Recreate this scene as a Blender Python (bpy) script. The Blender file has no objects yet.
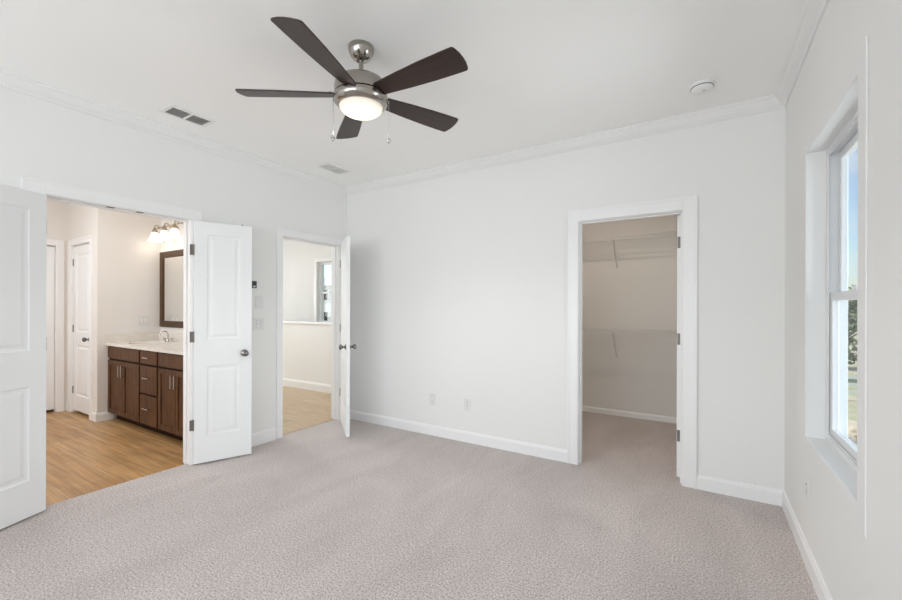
import bpy, bmesh, math, random
from mathutils import Vector, Matrix

random.seed(7)
S = bpy.context.scene
COL = S.collection
R = math.radians

# ------------------------------------------------------------------ camera
cam = bpy.data.objects.new('camera', bpy.data.cameras.new('camera'))
COL.objects.link(cam)
cam.data.sensor_width = 36.0
cam.data.lens = 407.42 / 902 * 36.0
cam.data.shift_y = 7.79 / 902
cam.data.clip_start = 0.02
cam.data.clip_end = 400
cam.matrix_world = (Matrix.Translation((0, 0, 1.32)) @ Matrix.Rotation(0.5554, 4, 'Z')
                    @ Matrix.Rotation(R(90), 4, 'X') @ Matrix.Rotation(0.0026, 4, 'Z'))
S.camera = cam

# ------------------------------------------------------------------ view + light
S.view_settings.view_transform = 'Standard'
S.view_settings.look = 'None'
S.view_settings.exposure = 0.10
S.view_settings.gamma = 1.0
S.view_settings.use_curve_mapping = False
S.cycles.max_bounces = 14
S.cycles.diffuse_bounces = 10
S.cycles.glossy_bounces = 6
S.cycles.transparent_max_bounces = 16

W = bpy.data.worlds.new('world')
S.world = W
W.use_nodes = True
nt = W.node_tree
nt.nodes.clear()
wo = nt.nodes.new('ShaderNodeOutputWorld')
wb = nt.nodes.new('ShaderNodeBackground')
sky = nt.nodes.new('ShaderNodeTexSky')
sky.sky_type = 'NISHITA'
sky.sun_disc = False
sky.sun_elevation = R(48)
sky.sun_rotation = R(260)
sky.air_density = 1.0
sky.dust_density = 1.2
nse = nt.nodes.new('ShaderNodeTexNoise')
nse.inputs['Scale'].default_value = 2.6
nse.inputs['Detail'].default_value = 7
tc = nt.nodes.new('ShaderNodeTexCoord')
mp = nt.nodes.new('ShaderNodeMapping')
mp.inputs['Scale'].default_value = (1, 1, 2.6)
ramp = nt.nodes.new('ShaderNodeValToRGB')
ramp.color_ramp.elements[0].position = 0.42
ramp.color_ramp.elements[1].position = 0.68
mixs = nt.nodes.new('ShaderNodeMix')
mixs.data_type = 'RGBA'
mixs.inputs['B'].default_value = (4.3, 4.6, 4.9, 1)
nt.links.new(tc.outputs['Generated'], mp.inputs['Vector'])
nt.links.new(mp.outputs['Vector'], nse.inputs['Vector'])
nt.links.new(nse.outputs['Fac'], ramp.inputs['Fac'])
nt.links.new(ramp.outputs['Color'], mixs.inputs['Factor'])
nt.links.new(sky.outputs['Color'], mixs.inputs['A'])
nt.links.new(mixs.outputs['Result'], wb.inputs['Color'])
wb.inputs['Strength'].default_value = 0.195
nt.links.new(wb.outputs['Background'], wo.inputs['Surface'])


def light(name, kind, loc, power, color, rot=(0, 0, 0), size=None, size_y=None, radius=None):
    d = bpy.data.lights.new(name, kind)
    d.energy = power
    d.color = color
    if kind == 'AREA':
        d.shape = 'RECTANGLE' if size_y else 'DISK'
        d.size = size
        if size_y:
            d.size_y = size_y
    if radius is not None and kind in ('POINT', 'SPOT'):
        d.shadow_soft_size = radius
    if kind == 'SUN':
        d.angle = R(1)
    o = bpy.data.objects.new(name, d)
    o.location = loc
    o.rotation_euler = rot
    COL.objects.link(o)
    return o


light('sun', 'SUN', (0, 0, 20), 4.0, (1, .96, .9), rot=(R(38), 0, R(-75)))
DAY = (0.91, 0.965, 1.0)
# added fill lights at two openings made up in the unseen rear wall
light('rear_fill', 'AREA', (-2.55, -2.98, 1.45), 44, DAY, rot=(R(112), 0, 0), size=1.5, size_y=1.7)
light('rear_fill', 'AREA', (-0.65, -2.98, 1.45), 44, DAY, rot=(R(112), 0, 0), size=1.5, size_y=1.7)
# skylight arriving at the tall window in the right wall
light('side_window_daylight', 'AREA', (2.1, 2.35, 1.15), 70, DAY, rot=(R(90), 0, R(90)), size=1.7, size_y=2.2)
# added fill lights at unseen openings made up for the hall and bathroom
light('hall_fill', 'AREA', (-9.12, 3.45, 1.5), 42, (.97, .99, 1), rot=(R(90), 0, R(-90)), size=1.3, size_y=1.7)
light('bath_fill', 'AREA', (-5.2, -0.62, 1.6), 26, (.98, .985, 1), rot=(R(90), 0, 0), size=1.3, size_y=1.2)
# lamps: bathroom vanity bulbs, closet ceiling lamp
for bx_ in (-5.80, -5.55, -5.30):
    light('vanity_bulb', 'POINT', (bx_, 2.36, 2.10), .30, (1, .88, .74), radius=.03)
light('closet_ceiling_lamp', 'AREA', (-1.0, 4.05, 2.73), 10, (1, .87, .735), size=.12)
fl_ = light('fan_lamp', 'SPOT', (-1.597, 1.634, 2.345), 30, (1, .985, .96), radius=.03)
fl_.data.spot_size = R(150)
fl_.data.spot_blend = .5
light('hall_ceiling_fill', 'AREA', (-5.2, 3.0, 2.72), 18, (.95, .985, 1), size=.3)  # added fill over the hall, no fixture modelled
light('bath_ceiling_fill', 'AREA', (-5.2, 1.0, 2.72), 14, (.98, .99, 1), size=.3)  # added fill for the bathroom, no ceiling fixture modelled

# ------------------------------------------------------------------ materials


def new_mat(name):
    m = bpy.data.materials.new(name)
    m.use_nodes = True
    b = m.node_tree.nodes['Principled BSDF']
    return m, m.node_tree, b


def N(t, typ, **kw):
    n = t.nodes.new(typ)
    for k, v in kw.items():
        n.inputs[k].default_value = v
    return n


def coords(t, scale=(1, 1, 1), rot=(0, 0, 0), kind='Object'):
    c = t.nodes.new('ShaderNodeTexCoord')
    m = t.nodes.new('ShaderNodeMapping')
    m.inputs['Scale'].default_value = scale
    m.inputs['Rotation'].default_value = rot
    t.links.new(c.outputs[kind], m.inputs['Vector'])
    return m.outputs['Vector']


def paint(name, col, rough=.6, bump=.0, scale=180, spec=.3):
    m, t, b = new_mat(name)
    v = coords(t)
    n = N(t, 'ShaderNodeTexNoise', Scale=1.3, Detail=3)
    t.links.new(v, n.inputs['Vector'])
    mx = t.nodes.new('ShaderNodeMix')
    mx.data_type = 'RGBA'
    mx.inputs['A'].default_value = (*[c * .985 for c in col], 1)
    mx.inputs['B'].default_value = (*[min(1, c * 1.01) for c in col], 1)
    t.links.new(n.outputs['Fac'], mx.inputs['Factor'])
    t.links.new(mx.outputs['Result'], b.inputs['Base Color'])
    b.inputs['Roughness'].default_value = rough
    b.inputs['Specular IOR Level'].default_value = spec
    if bump:
        n2 = N(t, 'ShaderNodeTexNoise', Scale=scale, Detail=2)
        t.links.new(v, n2.inputs['Vector'])
        bp = N(t, 'ShaderNodeBump', Strength=bump, Distance=.001)
        t.links.new(n2.outputs['Fac'], bp.inputs['Height'])
        t.links.new(bp.outputs['Normal'], b.inputs['Normal'])
    return m


def metal(name, col, rough=.3, aniso=0.0):
    m, t, b = new_mat(name)
    v = coords(t, (1, 1, 60))
    n = N(t, 'ShaderNodeTexNoise', Scale=6, Detail=3)
    t.links.new(v, n.inputs['Vector'])
    mr = N(t, 'ShaderNodeMapRange')
    mr.inputs['To Min'].default_value = rough * .8
    mr.inputs['To Max'].default_value = rough * 1.25
    t.links.new(n.outputs['Fac'], mr.inputs['Value'])
    t.links.new(mr.outputs['Result'], b.inputs['Roughness'])
    b.inputs['Base Color'].default_value = (*col, 1)
    b.inputs['Metallic'].default_value = 1
    b.inputs['Anisotropic'].default_value = aniso
    return m


def wood(name, dark, light_, scale=(2, 40, 40), rough=.4, contrast=(.3, .7)):
    m, t, b = new_mat(name)
    v = coords(t, scale)
    n = N(t, 'ShaderNodeTexNoise', Scale=1.6, Detail=6, Roughness=.6, Distortion=.6)
    t.links.new(v, n.inputs['Vector'])
    rp = t.nodes.new('ShaderNodeValToRGB')
    rp.color_ramp.elements[0].position = contrast[0]
    rp.color_ramp.elements[1].position = contrast[1]
    rp.color_ramp.elements[0].color = (*dark, 1)
    rp.color_ramp.elements[1].color = (*light_, 1)
    t.links.new(n.outputs['Fac'], rp.inputs['Fac'])
    t.links.new(rp.outputs['Color'], b.inputs['Base Color'])
    b.inputs['Roughness'].default_value = rough
    return m


def planks(name, c1, c2, mortar, length, width, gap, rough=.4, grain=(3, 45, 1), gd=.82, org=(0, 0, 0), off=.37):
    m, t, b = new_mat(name)
    v = coords(t)
    v.node.inputs['Location'].default_value = [-q for q in org]
    br = t.nodes.new('ShaderNodeTexBrick')
    br.offset = off
    br.inputs['Scale'].default_value = 1
    br.inputs['Brick Width'].default_value = length
    br.inputs['Row Height'].default_value = width
    br.inputs['Mortar Size'].default_value = gap
    br.inputs['Mortar Smooth'].default_value = .1
    br.inputs['Color1'].default_value = (*c1, 1)
    br.inputs['Color2'].default_value = (*c2, 1)
    br.inputs['Mortar'].default_value = (*mortar, 1)
    t.links.new(v, br.inputs['Vector'])
    v2 = coords(t, grain)
    n = N(t, 'ShaderNodeTexNoise', Scale=1.4, Detail=6, Roughness=.6, Distortion=.35)
    t.links.new(v2, n.inputs['Vector'])
    rp = t.nodes.new('ShaderNodeValToRGB')
    rp.color_ramp.elements[0].position = .32
    rp.color_ramp.elements[1].position = .66
    rp.color_ramp.elements[0].color = (gd, gd * .97, gd * .93, 1)
    rp.color_ramp.elements[1].color = (1.05, 1.05, 1.05, 1)
    t.links.new(n.outputs['Fac'], rp.inputs['Fac'])
    mx = t.nodes.new('ShaderNodeMix')
    mx.data_type = 'RGBA'
    mx.blend_type = 'MULTIPLY'
    mx.inputs['Factor'].default_value = 1
    t.links.new(br.outputs['Color'], mx.inputs['A'])
    t.links.new(rp.outputs['Color'], mx.inputs['B'])
    t.links.new(mx.outputs['Result'], b.inputs['Base Color'])
    b.inputs['Roughness'].default_value = rough
    bp = N(t, 'ShaderNodeBump', Strength=.25, Distance=.002)
    bp.invert = True
    t.links.new(br.outputs['Fac'], bp.inputs['Height'])
    t.links.new(bp.outputs['Normal'], b.inputs['Normal'])
    return m


def carpet_mat():
    m, t, b = new_mat('beige_carpet')
    v = coords(t)
    fl = N(t, 'ShaderNodeTexNoise', Scale=105, Detail=5, Roughness=.85)
    t.links.new(v, fl.inputs['Vector'])
    rp = t.nodes.new('ShaderNodeValToRGB')
    e = rp.color_ramp.elements
    e[0].position, e[1].position = .36, .62
    e[0].color = (.185, .155, .145, 1)
    e[1].color = (.81, .75, .725, 1)
    mid = e.new(.49)
    mid.color = (.535, .482, .463, 1)
    t.links.new(fl.outputs['Fac'], rp.inputs['Fac'])
    # brushed pile: broad lighter and darker swathes
    v2 = coords(t, (1, .45, 1), (0, 0, R(35)))
    sw = N(t, 'ShaderNodeTexNoise', Scale=2.2, Detail=6, Roughness=.65, Distortion=.8)
    t.links.new(v2, sw.inputs['Vector'])
    r2 = t.nodes.new('ShaderNodeValToRGB')
    r2.color_ramp.elements[0].position, r2.color_ramp.elements[1].position = .36, .62
    r2.color_ramp.elements[0].color = (.90, .89, .885, 1)
    r2.color_ramp.elements[1].color = (1.03, 1.02, 1.02, 1)
    t.links.new(sw.outputs['Fac'], r2.inputs['Fac'])
    mx = t.nodes.new('ShaderNodeMix')
    mx.data_type = 'RGBA'
    mx.blend_type = 'MULTIPLY'
    mx.inputs['Factor'].default_value = 1
    t.links.new(rp.outputs['Color'], mx.inputs['A'])
    t.links.new(r2.outputs['Color'], mx.inputs['B'])
    t.links.new(mx.outputs['Result'], b.inputs['Base Color'])
    b.inputs['Roughness'].default_value = 1
    b.inputs['Specular IOR Level'].default_value = 0
    b.inputs['Sheen Weight'].default_value = .15
    f2 = N(t, 'ShaderNodeTexNoise', Scale=150, Detail=3, Roughness=.75)
    t.links.new(v, f2.inputs['Vector'])
    bp = N(t, 'ShaderNodeBump', Strength=.6, Distance=.007)
    t.links.new(f2.outputs['Fac'], bp.inputs['Height'])
    t.links.new(bp.outputs['Normal'], b.inputs['Normal'])
    return m


def glass_mat():
    m, t, b = new_mat('clear_glass')
    t.nodes.remove(b)
    out = t.nodes['Material Output']
    tr = t.nodes.new('ShaderNodeBsdfTransparent')
    tr.inputs['Color'].default_value = (.96, .98, .98, 1)
    gl = t.nodes.new('ShaderNodeBsdfGlossy')
    gl.inputs['Roughness'].default_value = .01
    lw = t.nodes.new('ShaderNodeFresnel')
    lw.inputs['IOR'].default_value = 1.3
    sc = N(t, 'ShaderNodeMath')
    sc.operation = 'MULTIPLY'
    sc.inputs[1].default_value = .2
    mx = t.nodes.new('ShaderNodeMixShader')
    t.links.new(lw.outputs['Fac'], sc.inputs[0])
    t.links.new(sc.outputs['Value'], mx.inputs['Fac'])
    t.links.new(tr.outputs['BSDF'], mx.inputs[1])
    t.links.new(gl.outputs['BSDF'], mx.inputs[2])
    t.links.new(mx.outputs['Shader'], out.inputs['Surface'])
    return m


def lamp_glass(name, col, strength):
    m, t, b = new_mat(name)
    b.inputs['Base Color'].default_value = (.9, .88, .84, 1)
    b.inputs['Roughness'].default_value = .35
    b.inputs['Emission Color'].default_value = (*col, 1)
    b.inputs['Emission Strength'].default_value = strength
    return m


def bowl_glass():
    m = lamp_glass('lit_opal_glass', (1, .89, .70), 1.0)
    t = m.node_tree
    b = t.nodes['Principled BSDF']
    b.inputs['Base Color'].default_value = (.55, .53, .50, 1)
    c = t.nodes.new('ShaderNodeTexCoord')
    sp = t.nodes.new('ShaderNodeSeparateXYZ')
    mr = N(t, 'ShaderNodeMapRange')          # glow painted brightest at the bottom of the bowl, fading to the rim
    mr.inputs['From Min'].default_value = -.045
    mr.inputs['From Max'].default_value = .006
    mr.inputs['To Min'].default_value = 1.15
    mr.inputs['To Max'].default_value = .30
    t.links.new(c.outputs['Object'], sp.inputs['Vector'])
    t.links.new(sp.outputs['Z'], mr.inputs['Value'])
    t.links.new(mr.outputs['Result'], b.inputs['Emission Strength'])
    return m


def leafy(name, c1, c2):
    m, t, b = new_mat(name)
    v = coords(t)
    n = N(t, 'ShaderNodeTexNoise', Scale=1.8, Detail=5)
    t.links.new(v, n.inputs['Vector'])
    rp = t.nodes.new('ShaderNodeValToRGB')
    rp.color_ramp.elements[0].position, rp.color_ramp.elements[1].position = .35, .65
    rp.color_ramp.elements[0].color = (*c1, 1)
    rp.color_ramp.elements[1].color = (*c2, 1)
    t.links.new(n.outputs['Fac'], rp.inputs['Fac'])
    t.links.new(rp.outputs['Color'], b.inputs['Base Color'])
    b.inputs['Roughness'].default_value = .8
    return m


def ground_mat():
    m, t, b = new_mat('dry_ground')
    v = coords(t)
    n = N(t, 'ShaderNodeTexNoise', Scale=.35, Detail=8, Roughness=.65)
    t.links.new(v, n.inputs['Vector'])
    rp = t.nodes.new('ShaderNodeValToRGB')
    e = rp.color_ramp.elements
    e[0].position, e[1].position = .40, .62
    e[0].color = (.52, .45, .34, 1)
    e[1].color = (.30, .34, .16, 1)
    t.links.new(n.outputs['Fac'], rp.inputs['Fac'])
    t.links.new(rp.outputs['Color'], b.inputs['Base Color'])
    b.inputs['Roughness'].default_value = 1
    return m


def quartz_mat():
    m, t, b = new_mat('cream_quartz')
    v = coords(t)
    n = N(t, 'ShaderNodeTexNoise', Scale=14, Detail=8, Roughness=.7)
    t.links.new(v, n.inputs['Vector'])
    rp = t.nodes.new('ShaderNodeValToRGB')
    rp.color_ramp.elements[0].position, rp.color_ramp.elements[1].position = .35, .6
    rp.color_ramp.elements[0].color = (.68, .64, .59, 1)
    rp.color_ramp.elements[1].color = (.74, .71, .66, 1)
    t.links.new(n.outputs['Fac'], rp.inputs['Fac'])
    t.links.new(rp.outputs['Color'], b.inputs['Base Color'])
    b.inputs['Roughness'].default_value = .2
    return m


M = {
    'wall': paint('white_wall_paint', (.81, .81, .80), .75, .12),
    'bathwall': paint('cream_bath_wall_paint', (.77, .745, .715), .7, .12),
    'closet': paint('dimmed_wall_paint', (.73, .72, .70), .8, .12),  # same paint as the bedroom walls, toned down for the dim closet light
    'ceil': paint('flat_ceiling_paint', (.925, .925, .915), .9, .2, 120),
    'crown': paint('crown_paint', (.80, .80, .795), .6, spec=.35),
    'trim': paint('white_trim_enamel', (.85, .85, .85), .35, 0, spec=.45),
    'door': paint('white_door_enamel', (.84, .85, .855), .4, 0, spec=.4),
    'vinyl': paint('white_window_vinyl', (.74, .75, .76), .3, 0, spec=.45),
    'plastic': paint('white_plastic', (.82, .82, .81), .35, 0, spec=.5),
    'plate': paint('satin_white_plate', (.74, .74, .735), .4, 0, spec=.4),
    'slot': paint('dark_slot', (.05, .05, .05), .6),
    'sensor': paint('dark_grey_plastic', (.10, .105, .105), .4),
    'screen': paint('black_screen', (.04, .042, .045), .3),
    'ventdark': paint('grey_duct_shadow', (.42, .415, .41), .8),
    'ventpale': paint('pale_grey_metal', (.925, .925, .915), .5),
    'ventslat': paint('grey_metal_louvre', (.66, .65, .64), .5),
    'nickel': metal('brushed_nickel', (.38, .355, .325), .17, .6),
    'chrome': metal('polished_nickel', (.62, .60, .57), .14),
    'knob': metal('dark_satin_nickel', (.26, .25, .24), .16),
    'darkmetal': metal('dark_hinge_metal', (.20, .185, .175), .5),
    'bronze': metal('brushed_bronze_nickel', (.48, .40, .29), .3),
    'blade': wood('dark_walnut_blade', (.010, .0045, .0035), (.044, .017, .011), (3, 55, 55), .38, (.25, .75)),
    'cabinet': wood('dark_walnut_cabinet', (.055, .024, .011), (.135, .064, .029), (30, 30, 2.5), .5),
    'cabside': wood('walnut_box_gap_shade', (.012, .006, .004), (.026, .013, .008), (30, 30, 2.5), .45),  # walnut darkened so the gaps between fronts look shaded
    'mirrorframe': wood('walnut_mirror_frame', (.042, .021, .010), (.095, .049, .024), (20, 20, 20), .4),
    'mirror': metal('silvered_glass', (.88, .89, .88), .02),
    'quartz': quartz_mat(),
    'ceramic': paint('white_ceramic', (.80, .78, .75), .15, 0, spec=.6),
    'bathfloor': planks('wood_look_tile', (.50, .275, .105), (.60, .36, .16), (.66, .475, .28), .61, .305, .003, .35, (1.1, 17, 1), .55, (-3.96, .09, 0), .3),
    'hallfloor': planks('oak_plank_floor', (.50, .37, .235), (.60, .46, .31), (.30, .21, .12), 1.22, .18, .002, .38, (2.5, 38, 1), .66),
    'carpet': carpet_mat(),
    'glass': glass_mat(),
    'bowl': bowl_glass(),
    'shade': lamp_glass('lit_white_glass_shade', (1, .91, .79), 1.0),
    'crystal': metal('clear_crystal', (.75, .77, .78), .06),
    'chain': metal('bead_chain_metal', (.46, .46, .45), .35),
    'wire': paint('white_coated_wire', (.70, .70, .69), .4),
    'ground': ground_mat(),
    'bark': leafy('tree_bark', (.10, .07, .05), (.17, .13, .09)),
    'leafA': leafy('olive_leaves', (.16, .19, .06), (.38, .40, .16)),
    'leafB': leafy('yellow_green_leaves', (.28, .27, .10), (.55, .50, .24)),
    'leafC': leafy('dark_green_leaves', (.10, .14, .06), (.26, .29, .13)),
    'siding': paint('white_siding', (.80, .81, .82), .6),
    'rock': leafy('sandy_rock', (.42, .34, .24), (.68, .60, .48)),
    'roof': paint('grey_shingles', (.50, .52, .55), .9),
    'darkglass': paint('dark_window_glass', (.02, .025, .03), .1),
    'fence': paint('weathered_white_fence', (.66, .68, .66), .7),
}

for k_, sp_ in (('cabinet', .2), ('cabside', .05), ('mirrorframe', .25)):
    M[k_].node_tree.nodes['Principled BSDF'].inputs['Specular IOR Level'].default_value = sp_

# ------------------------------------------------------------------ mesh helpers


class MB:
    def __init__(self):
        self.bm = bmesh.new()

    def box(self, a, b):
        x0, x1 = sorted((a[0], b[0])); y0, y1 = sorted((a[1], b[1])); z0, z1 = sorted((a[2], b[2]))
        v = [self.bm.verts.new(p) for p in ((x0, y0, z0), (x1, y0, z0), (x1, y1, z0), (x0, y1, z0),
                                            (x0, y0, z1), (x1, y0, z1), (x1, y1, z1), (x0, y1, z1))]
        for f in ((0, 3, 2, 1), (4, 5, 6, 7), (0, 1, 5, 4), (1, 2, 6, 5), (2, 3, 7, 6), (3, 0, 4, 7)):
            self.bm.faces.new([v[i] for i in f])
        return self

    def lathe(self, prof, c=(0, 0, 0), seg=40, axis='Z'):
        rings = []
        def put(r, z, a):
            x, y = r * math.cos(a), r * math.sin(a)
            if axis == 'Z': p = (c[0] + x, c[1] + y, c[2] + z)
            elif axis == 'X': p = (c[0] + z, c[1] + x, c[2] + y)
            else: p = (c[0] + x, c[1] + z, c[2] + y)
            return self.bm.verts.new(p)
        for r, z in prof:
            if r < 1e-6:
                rings.append([put(0, z, 0)])
            else:
                rings.append([put(r, z, 2 * math.pi * k / seg) for k in range(seg)])
        for A, B in zip(rings, rings[1:]):
            if len(A) == 1 and len(B) == 1:
                continue
            for k in range(seg):
                k2 = (k + 1) % seg
                if len(A) == 1: f = [A[0], B[k], B[k2]]
                elif len(B) == 1: f = [A[k], B[0], A[k2]]
                else: f = [A[k], B[k], B[k2], A[k2]]
                self.bm.faces.new(f)
        return self

    def tube(self, pts, r, seg=8, cap=True):
        pts = [Vector(p) for p in pts]
        rings = []
        ref = None
        for i, p in enumerate(pts):
            if i == 0: t = pts[1] - p
            elif i == len(pts) - 1: t = p - pts[i - 1]
            else: t = (pts[i + 1] - p).normalized() + (p - pts[i - 1]).normalized()
            t.normalize()
            if ref is None:
                ref = Vector((0, 0, 1)) if abs(t.z) < .9 else Vector((1, 0, 0))
            u = t.cross(ref).normalized()
            w = u.cross(t).normalized()
            ref = w
            rr = r[i] if isinstance(r, (list, tuple)) else r
            rings.append([self.bm.verts.new(p + u * (rr * math.cos(2 * math.pi * k / seg)) + w * (rr * math.sin(2 * math.pi * k / seg))) for k in range(seg)])
        for A, B in zip(rings, rings[1:]):
            for k in range(seg):
                k2 = (k + 1) % seg
                self.bm.faces.new([A[k], A[k2], B[k2], B[k]])
        if cap:
            self.bm.faces.new(rings[0][::-1])
            self.bm.faces.new(rings[-1])
        return self

    def extrude(self, poly, to3):
        """poly: list of 2-D points; to3(p, s) for s in 0, 1 gives the two end loops."""
        A = [self.bm.verts.new(to3(p, 0)) for p in poly]
        B = [self.bm.verts.new(to3(p, 1)) for p in poly]
        n = len(poly)
        for i in range(n):
            j = (i + 1) % n
            self.bm.faces.new([A[i], A[j], B[j], B[i]])
        self.bm.faces.new(A[::-1])
        self.bm.faces.new(B)
        return self

    def ring_yz(self, x0, x1, y0, y1, z0, z1, w):
        """a rectangular frame lying in a Y-Z plane"""
        self.box((x0, y0, z0), (x1, y0 + w, z1)); self.box((x0, y1 - w, z0), (x1, y1, z1))
        self.box((x0, y0 + w, z0), (x1, y1 - w, z0 + w)); self.box((x0, y0 + w, z1 - w), (x1, y1 - w, z1))
        return self

    def ring_xz(self, y0, y1, x0, x1, z0, z1, w):
        self.box((x0, y0, z0), (x0 + w, y1, z1)); self.box((x1 - w, y0, z0), (x1, y1, z1))
        self.box((x0 + w, y0, z0), (x1 - w, y1, z0 + w)); self.box((x0 + w, y0, z1 - w), (x1 - w, y1, z1))
        return self

    def build(self, name, mat, parent=None, smooth=False, bevel=0, seg=2, kind=None, weld=False):
        if weld:
            bmesh.ops.remove_doubles(self.bm, verts=self.bm.verts, dist=1e-5)
        bmesh.ops.recalc_face_normals(self.bm, faces=self.bm.faces)
        me = bpy.data.meshes.new(name)
        if smooth:
            for f in self.bm.faces:
                f.smooth = True
        self.bm.to_mesh(me)
        self.bm.free()
        me.materials.append(mat)
        o = bpy.data.objects.new(name, me)
        COL.objects.link(o)
        if parent is not None:
            o.parent = parent
        if smooth is True:
            try:
                me.set_sharp_from_angle(angle=R(38))
            except Exception:
                pass
        if bevel:
            md = o.modifiers.new('bevel', 'BEVEL')
            md.width = bevel
            md.segments = seg
            md.limit_method = 'ANGLE'
            md.angle_limit = R(40)
        if kind:
            o['kind'] = kind
        return o


def tag(o, label=None, cat=None, group=None, kind=None):
    if label: o['label'] = label
    if cat: o['category'] = cat
    if group: o['group'] = group
    if kind: o['kind'] = kind
    return o


def empty(name, loc, rz=0, **kw):
    o = bpy.data.objects.new(name, None)
    o.empty_display_size = .1
    o.location = loc
    o.rotation_euler = (0, 0, rz)
    COL.objects.link(o)
    return tag(o, **kw)


def copy_tree(o, parent=None):
    c = o.copy()
    COL.objects.link(c)
    if parent is not None:
        c.parent = parent
    for ch in list(o.children):
        copy_tree(ch, c)
    return c


# ------------------------------------------------------------------ room shell
XL, XR, YB, ZC = -3.64, .461, 3.492, 2.743
WT = .115
RY = -2.8
T = 'structure'
JB = .018     # jamb board thickness
HEAD = 2.045

# floors
MB().box((XL - .06, RY - .12, -.12), (XR + .16, 5.66, 0)).build('floor', M['carpet'], kind=T)
MB().box((-7.9, -.62, -.12), (XL - .06, 2.55, -.006)).build('floor_bathroom', M['bathfloor'], kind=T)
MB().box((-9.1, 2.55, -.12), (XL - .06, 4.48, -.006)).build('floor_hall', M['hallfloor'], kind=T)
MB().box((-9.1, 4.48, -1.7), (XL - WT, 5.6, -1.58)).build('floor_stairwell', M['hallfloor'], kind=T)
MB().box((-9.1, 4.36, -1.6), (XL - WT, 4.48, -.12)).build('wall_stairwell', M['wall'], kind=T)
# ceiling
MB().box((-9.2, RY - .15, ZC), (XR + .17, 5.8, ZC + .12)).build('ceiling', M['ceil'], kind=T)

BO = (.862, 1.742)            # bathroom opening in Y
HO = (2.62, 3.365)            # hall opening in Y
CO = (-.893, -.140)           # closet opening in X
WO = (1.957, 2.818, .645, 2.14)  # window opening Y0 Y1 Z0 Z1

# left wall
m = MB()
x0, x1 = XL - WT, XL
e = JB
m.box((x0, RY, 0), (x1, BO[0] - e, ZC))
m.box((x0, BO[0] - e, HEAD + e), (x1, BO[1] + e, ZC))
m.box((x0, BO[1] + e, 0), (x1, HO[0] - e, ZC))
m.box((x0, HO[0] - e, HEAD + e), (x1, HO[1] + e, ZC))
m.box((x0, HO[1] + e, 0), (x1, YB + WT, ZC))
m.build('wall_left', M['wall'], kind=T)
# back wall
m = MB()
y0, y1 = YB, YB + WT
m.box((XL, y0, 0), (CO[0] - e, y1, ZC))
m.box((CO[0] - e, y0, HEAD + e), (CO[1] + e, y1, ZC))
m.box((CO[1] + e, y0, 0), (XR, y1, ZC))
m.build('wall_back', M['wall'], kind=T)
# right wall (exterior)
m = MB()
x0, x1 = XR, XR + .16
m.box((x0, RY, -.12), (x1, WO[0], ZC))
m.box((x0, WO[1], -.12), (x1, 5.65, ZC))
m.box((x0, WO[0], -.12), (x1, WO[1], WO[2]))
m.box((x0, WO[0], WO[3]), (x1, WO[1], ZC))
m.build('wall_right', M['wall'], kind=T)
# rear wall behind the camera, two openings added to let fill light in
m = MB()
y0, y1 = RY - .14, RY
m.box((XL - WT, y0, 0), (-3.3, y1, ZC)); m.box((-1.8, y0, 0), (-1.4, y1, ZC)); m.box((.1, y0, 0), (XR + .16, y1, ZC))
for a in ((-3.3, -1.8), (-1.4, .1)):
    m.box((a[0], y0, 0), (a[1], y1, .6)); m.box((a[0], y0, 2.3), (a[1], y1, ZC))
m.build('wall_rear', M['wall'], kind=T)

# closet shell
CY = 5.34
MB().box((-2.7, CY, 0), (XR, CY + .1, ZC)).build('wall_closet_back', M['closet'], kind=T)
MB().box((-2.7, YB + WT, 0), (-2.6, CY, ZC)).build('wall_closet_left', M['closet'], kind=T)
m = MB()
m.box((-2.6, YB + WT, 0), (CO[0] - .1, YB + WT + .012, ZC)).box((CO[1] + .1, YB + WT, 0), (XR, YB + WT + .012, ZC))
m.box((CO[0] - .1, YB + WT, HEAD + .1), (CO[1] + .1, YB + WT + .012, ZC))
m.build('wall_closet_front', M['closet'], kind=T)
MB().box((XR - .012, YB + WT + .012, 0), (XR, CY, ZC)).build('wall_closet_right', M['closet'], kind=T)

# bathroom shell
BX, BY, BW = -5.953, 2.49, 1.845
FX = -6.92
BD = (-6.757, -6.150)          # narrow bathroom door, X
FD = (.97, 1.735)              # far bathroom door, Y
BH = 2.085
MB().box((BX - .1, BW, -.006), (BX, BY, ZC)).build('wall_bath_end', M['bathwall'], kind=T)
m = MB()
m.box((FX, BW, -.006), (BD[0] - e, BW + .1, ZC)); m.box((BD[1] + e, BW, -.006), (BX - .1, BW + .1, ZC))
m.box((BD[0] - e, BW, BH + e), (BD[1] + e, BW + .1, ZC))
m.build('wall_bath_door', M['bathwall'], kind=T)
m = MB()
m.box((FX - .1, -.5, -.006), (FX, FD[0] - e, ZC)); m.box((FX - .1, FD[1] + e, -.006), (FX, BW + .1, ZC))
m.box((FX - .1, FD[0] - e, BH + e), (FX, FD[1] + e, ZC))
m.build('wall_bath_far', M['bathwall'], kind=T)
MB().box((-9.1, BY, -.006), (XL - WT, BY + .11, ZC)).build('wall_bath_back', M['bathwall'], kind=T)
m = MB()
m.box((-7.9, -.6, -.006), (-5.85, -.5, ZC)); m.box((-4.55, -.6, -.006), (XL - WT, -.5, ZC))
m.box((-5.85, -.6, -.006), (-4.55, -.5, 1.0)); m.box((-5.85, -.6, 2.2), (-4.55, -.5, ZC))  # opening added for the bathroom fill light
m.build('wall_bath_front', M['bathwall'], kind=T)
MB().box((-7.9, -.5, -.006), (-7.8, 2.49, ZC)).build('wall_bath_outer', M['bathwall'], kind=T)
MB().box((XL - WT - .004, -.5, -.006), (XL - WT, BO[0] - .1, ZC)).box((XL - WT - .004, BO[1] + .1, -.006), (XL - WT, BY, ZC)).build('wall_bath_right', M['bathwall'], kind=T)

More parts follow.
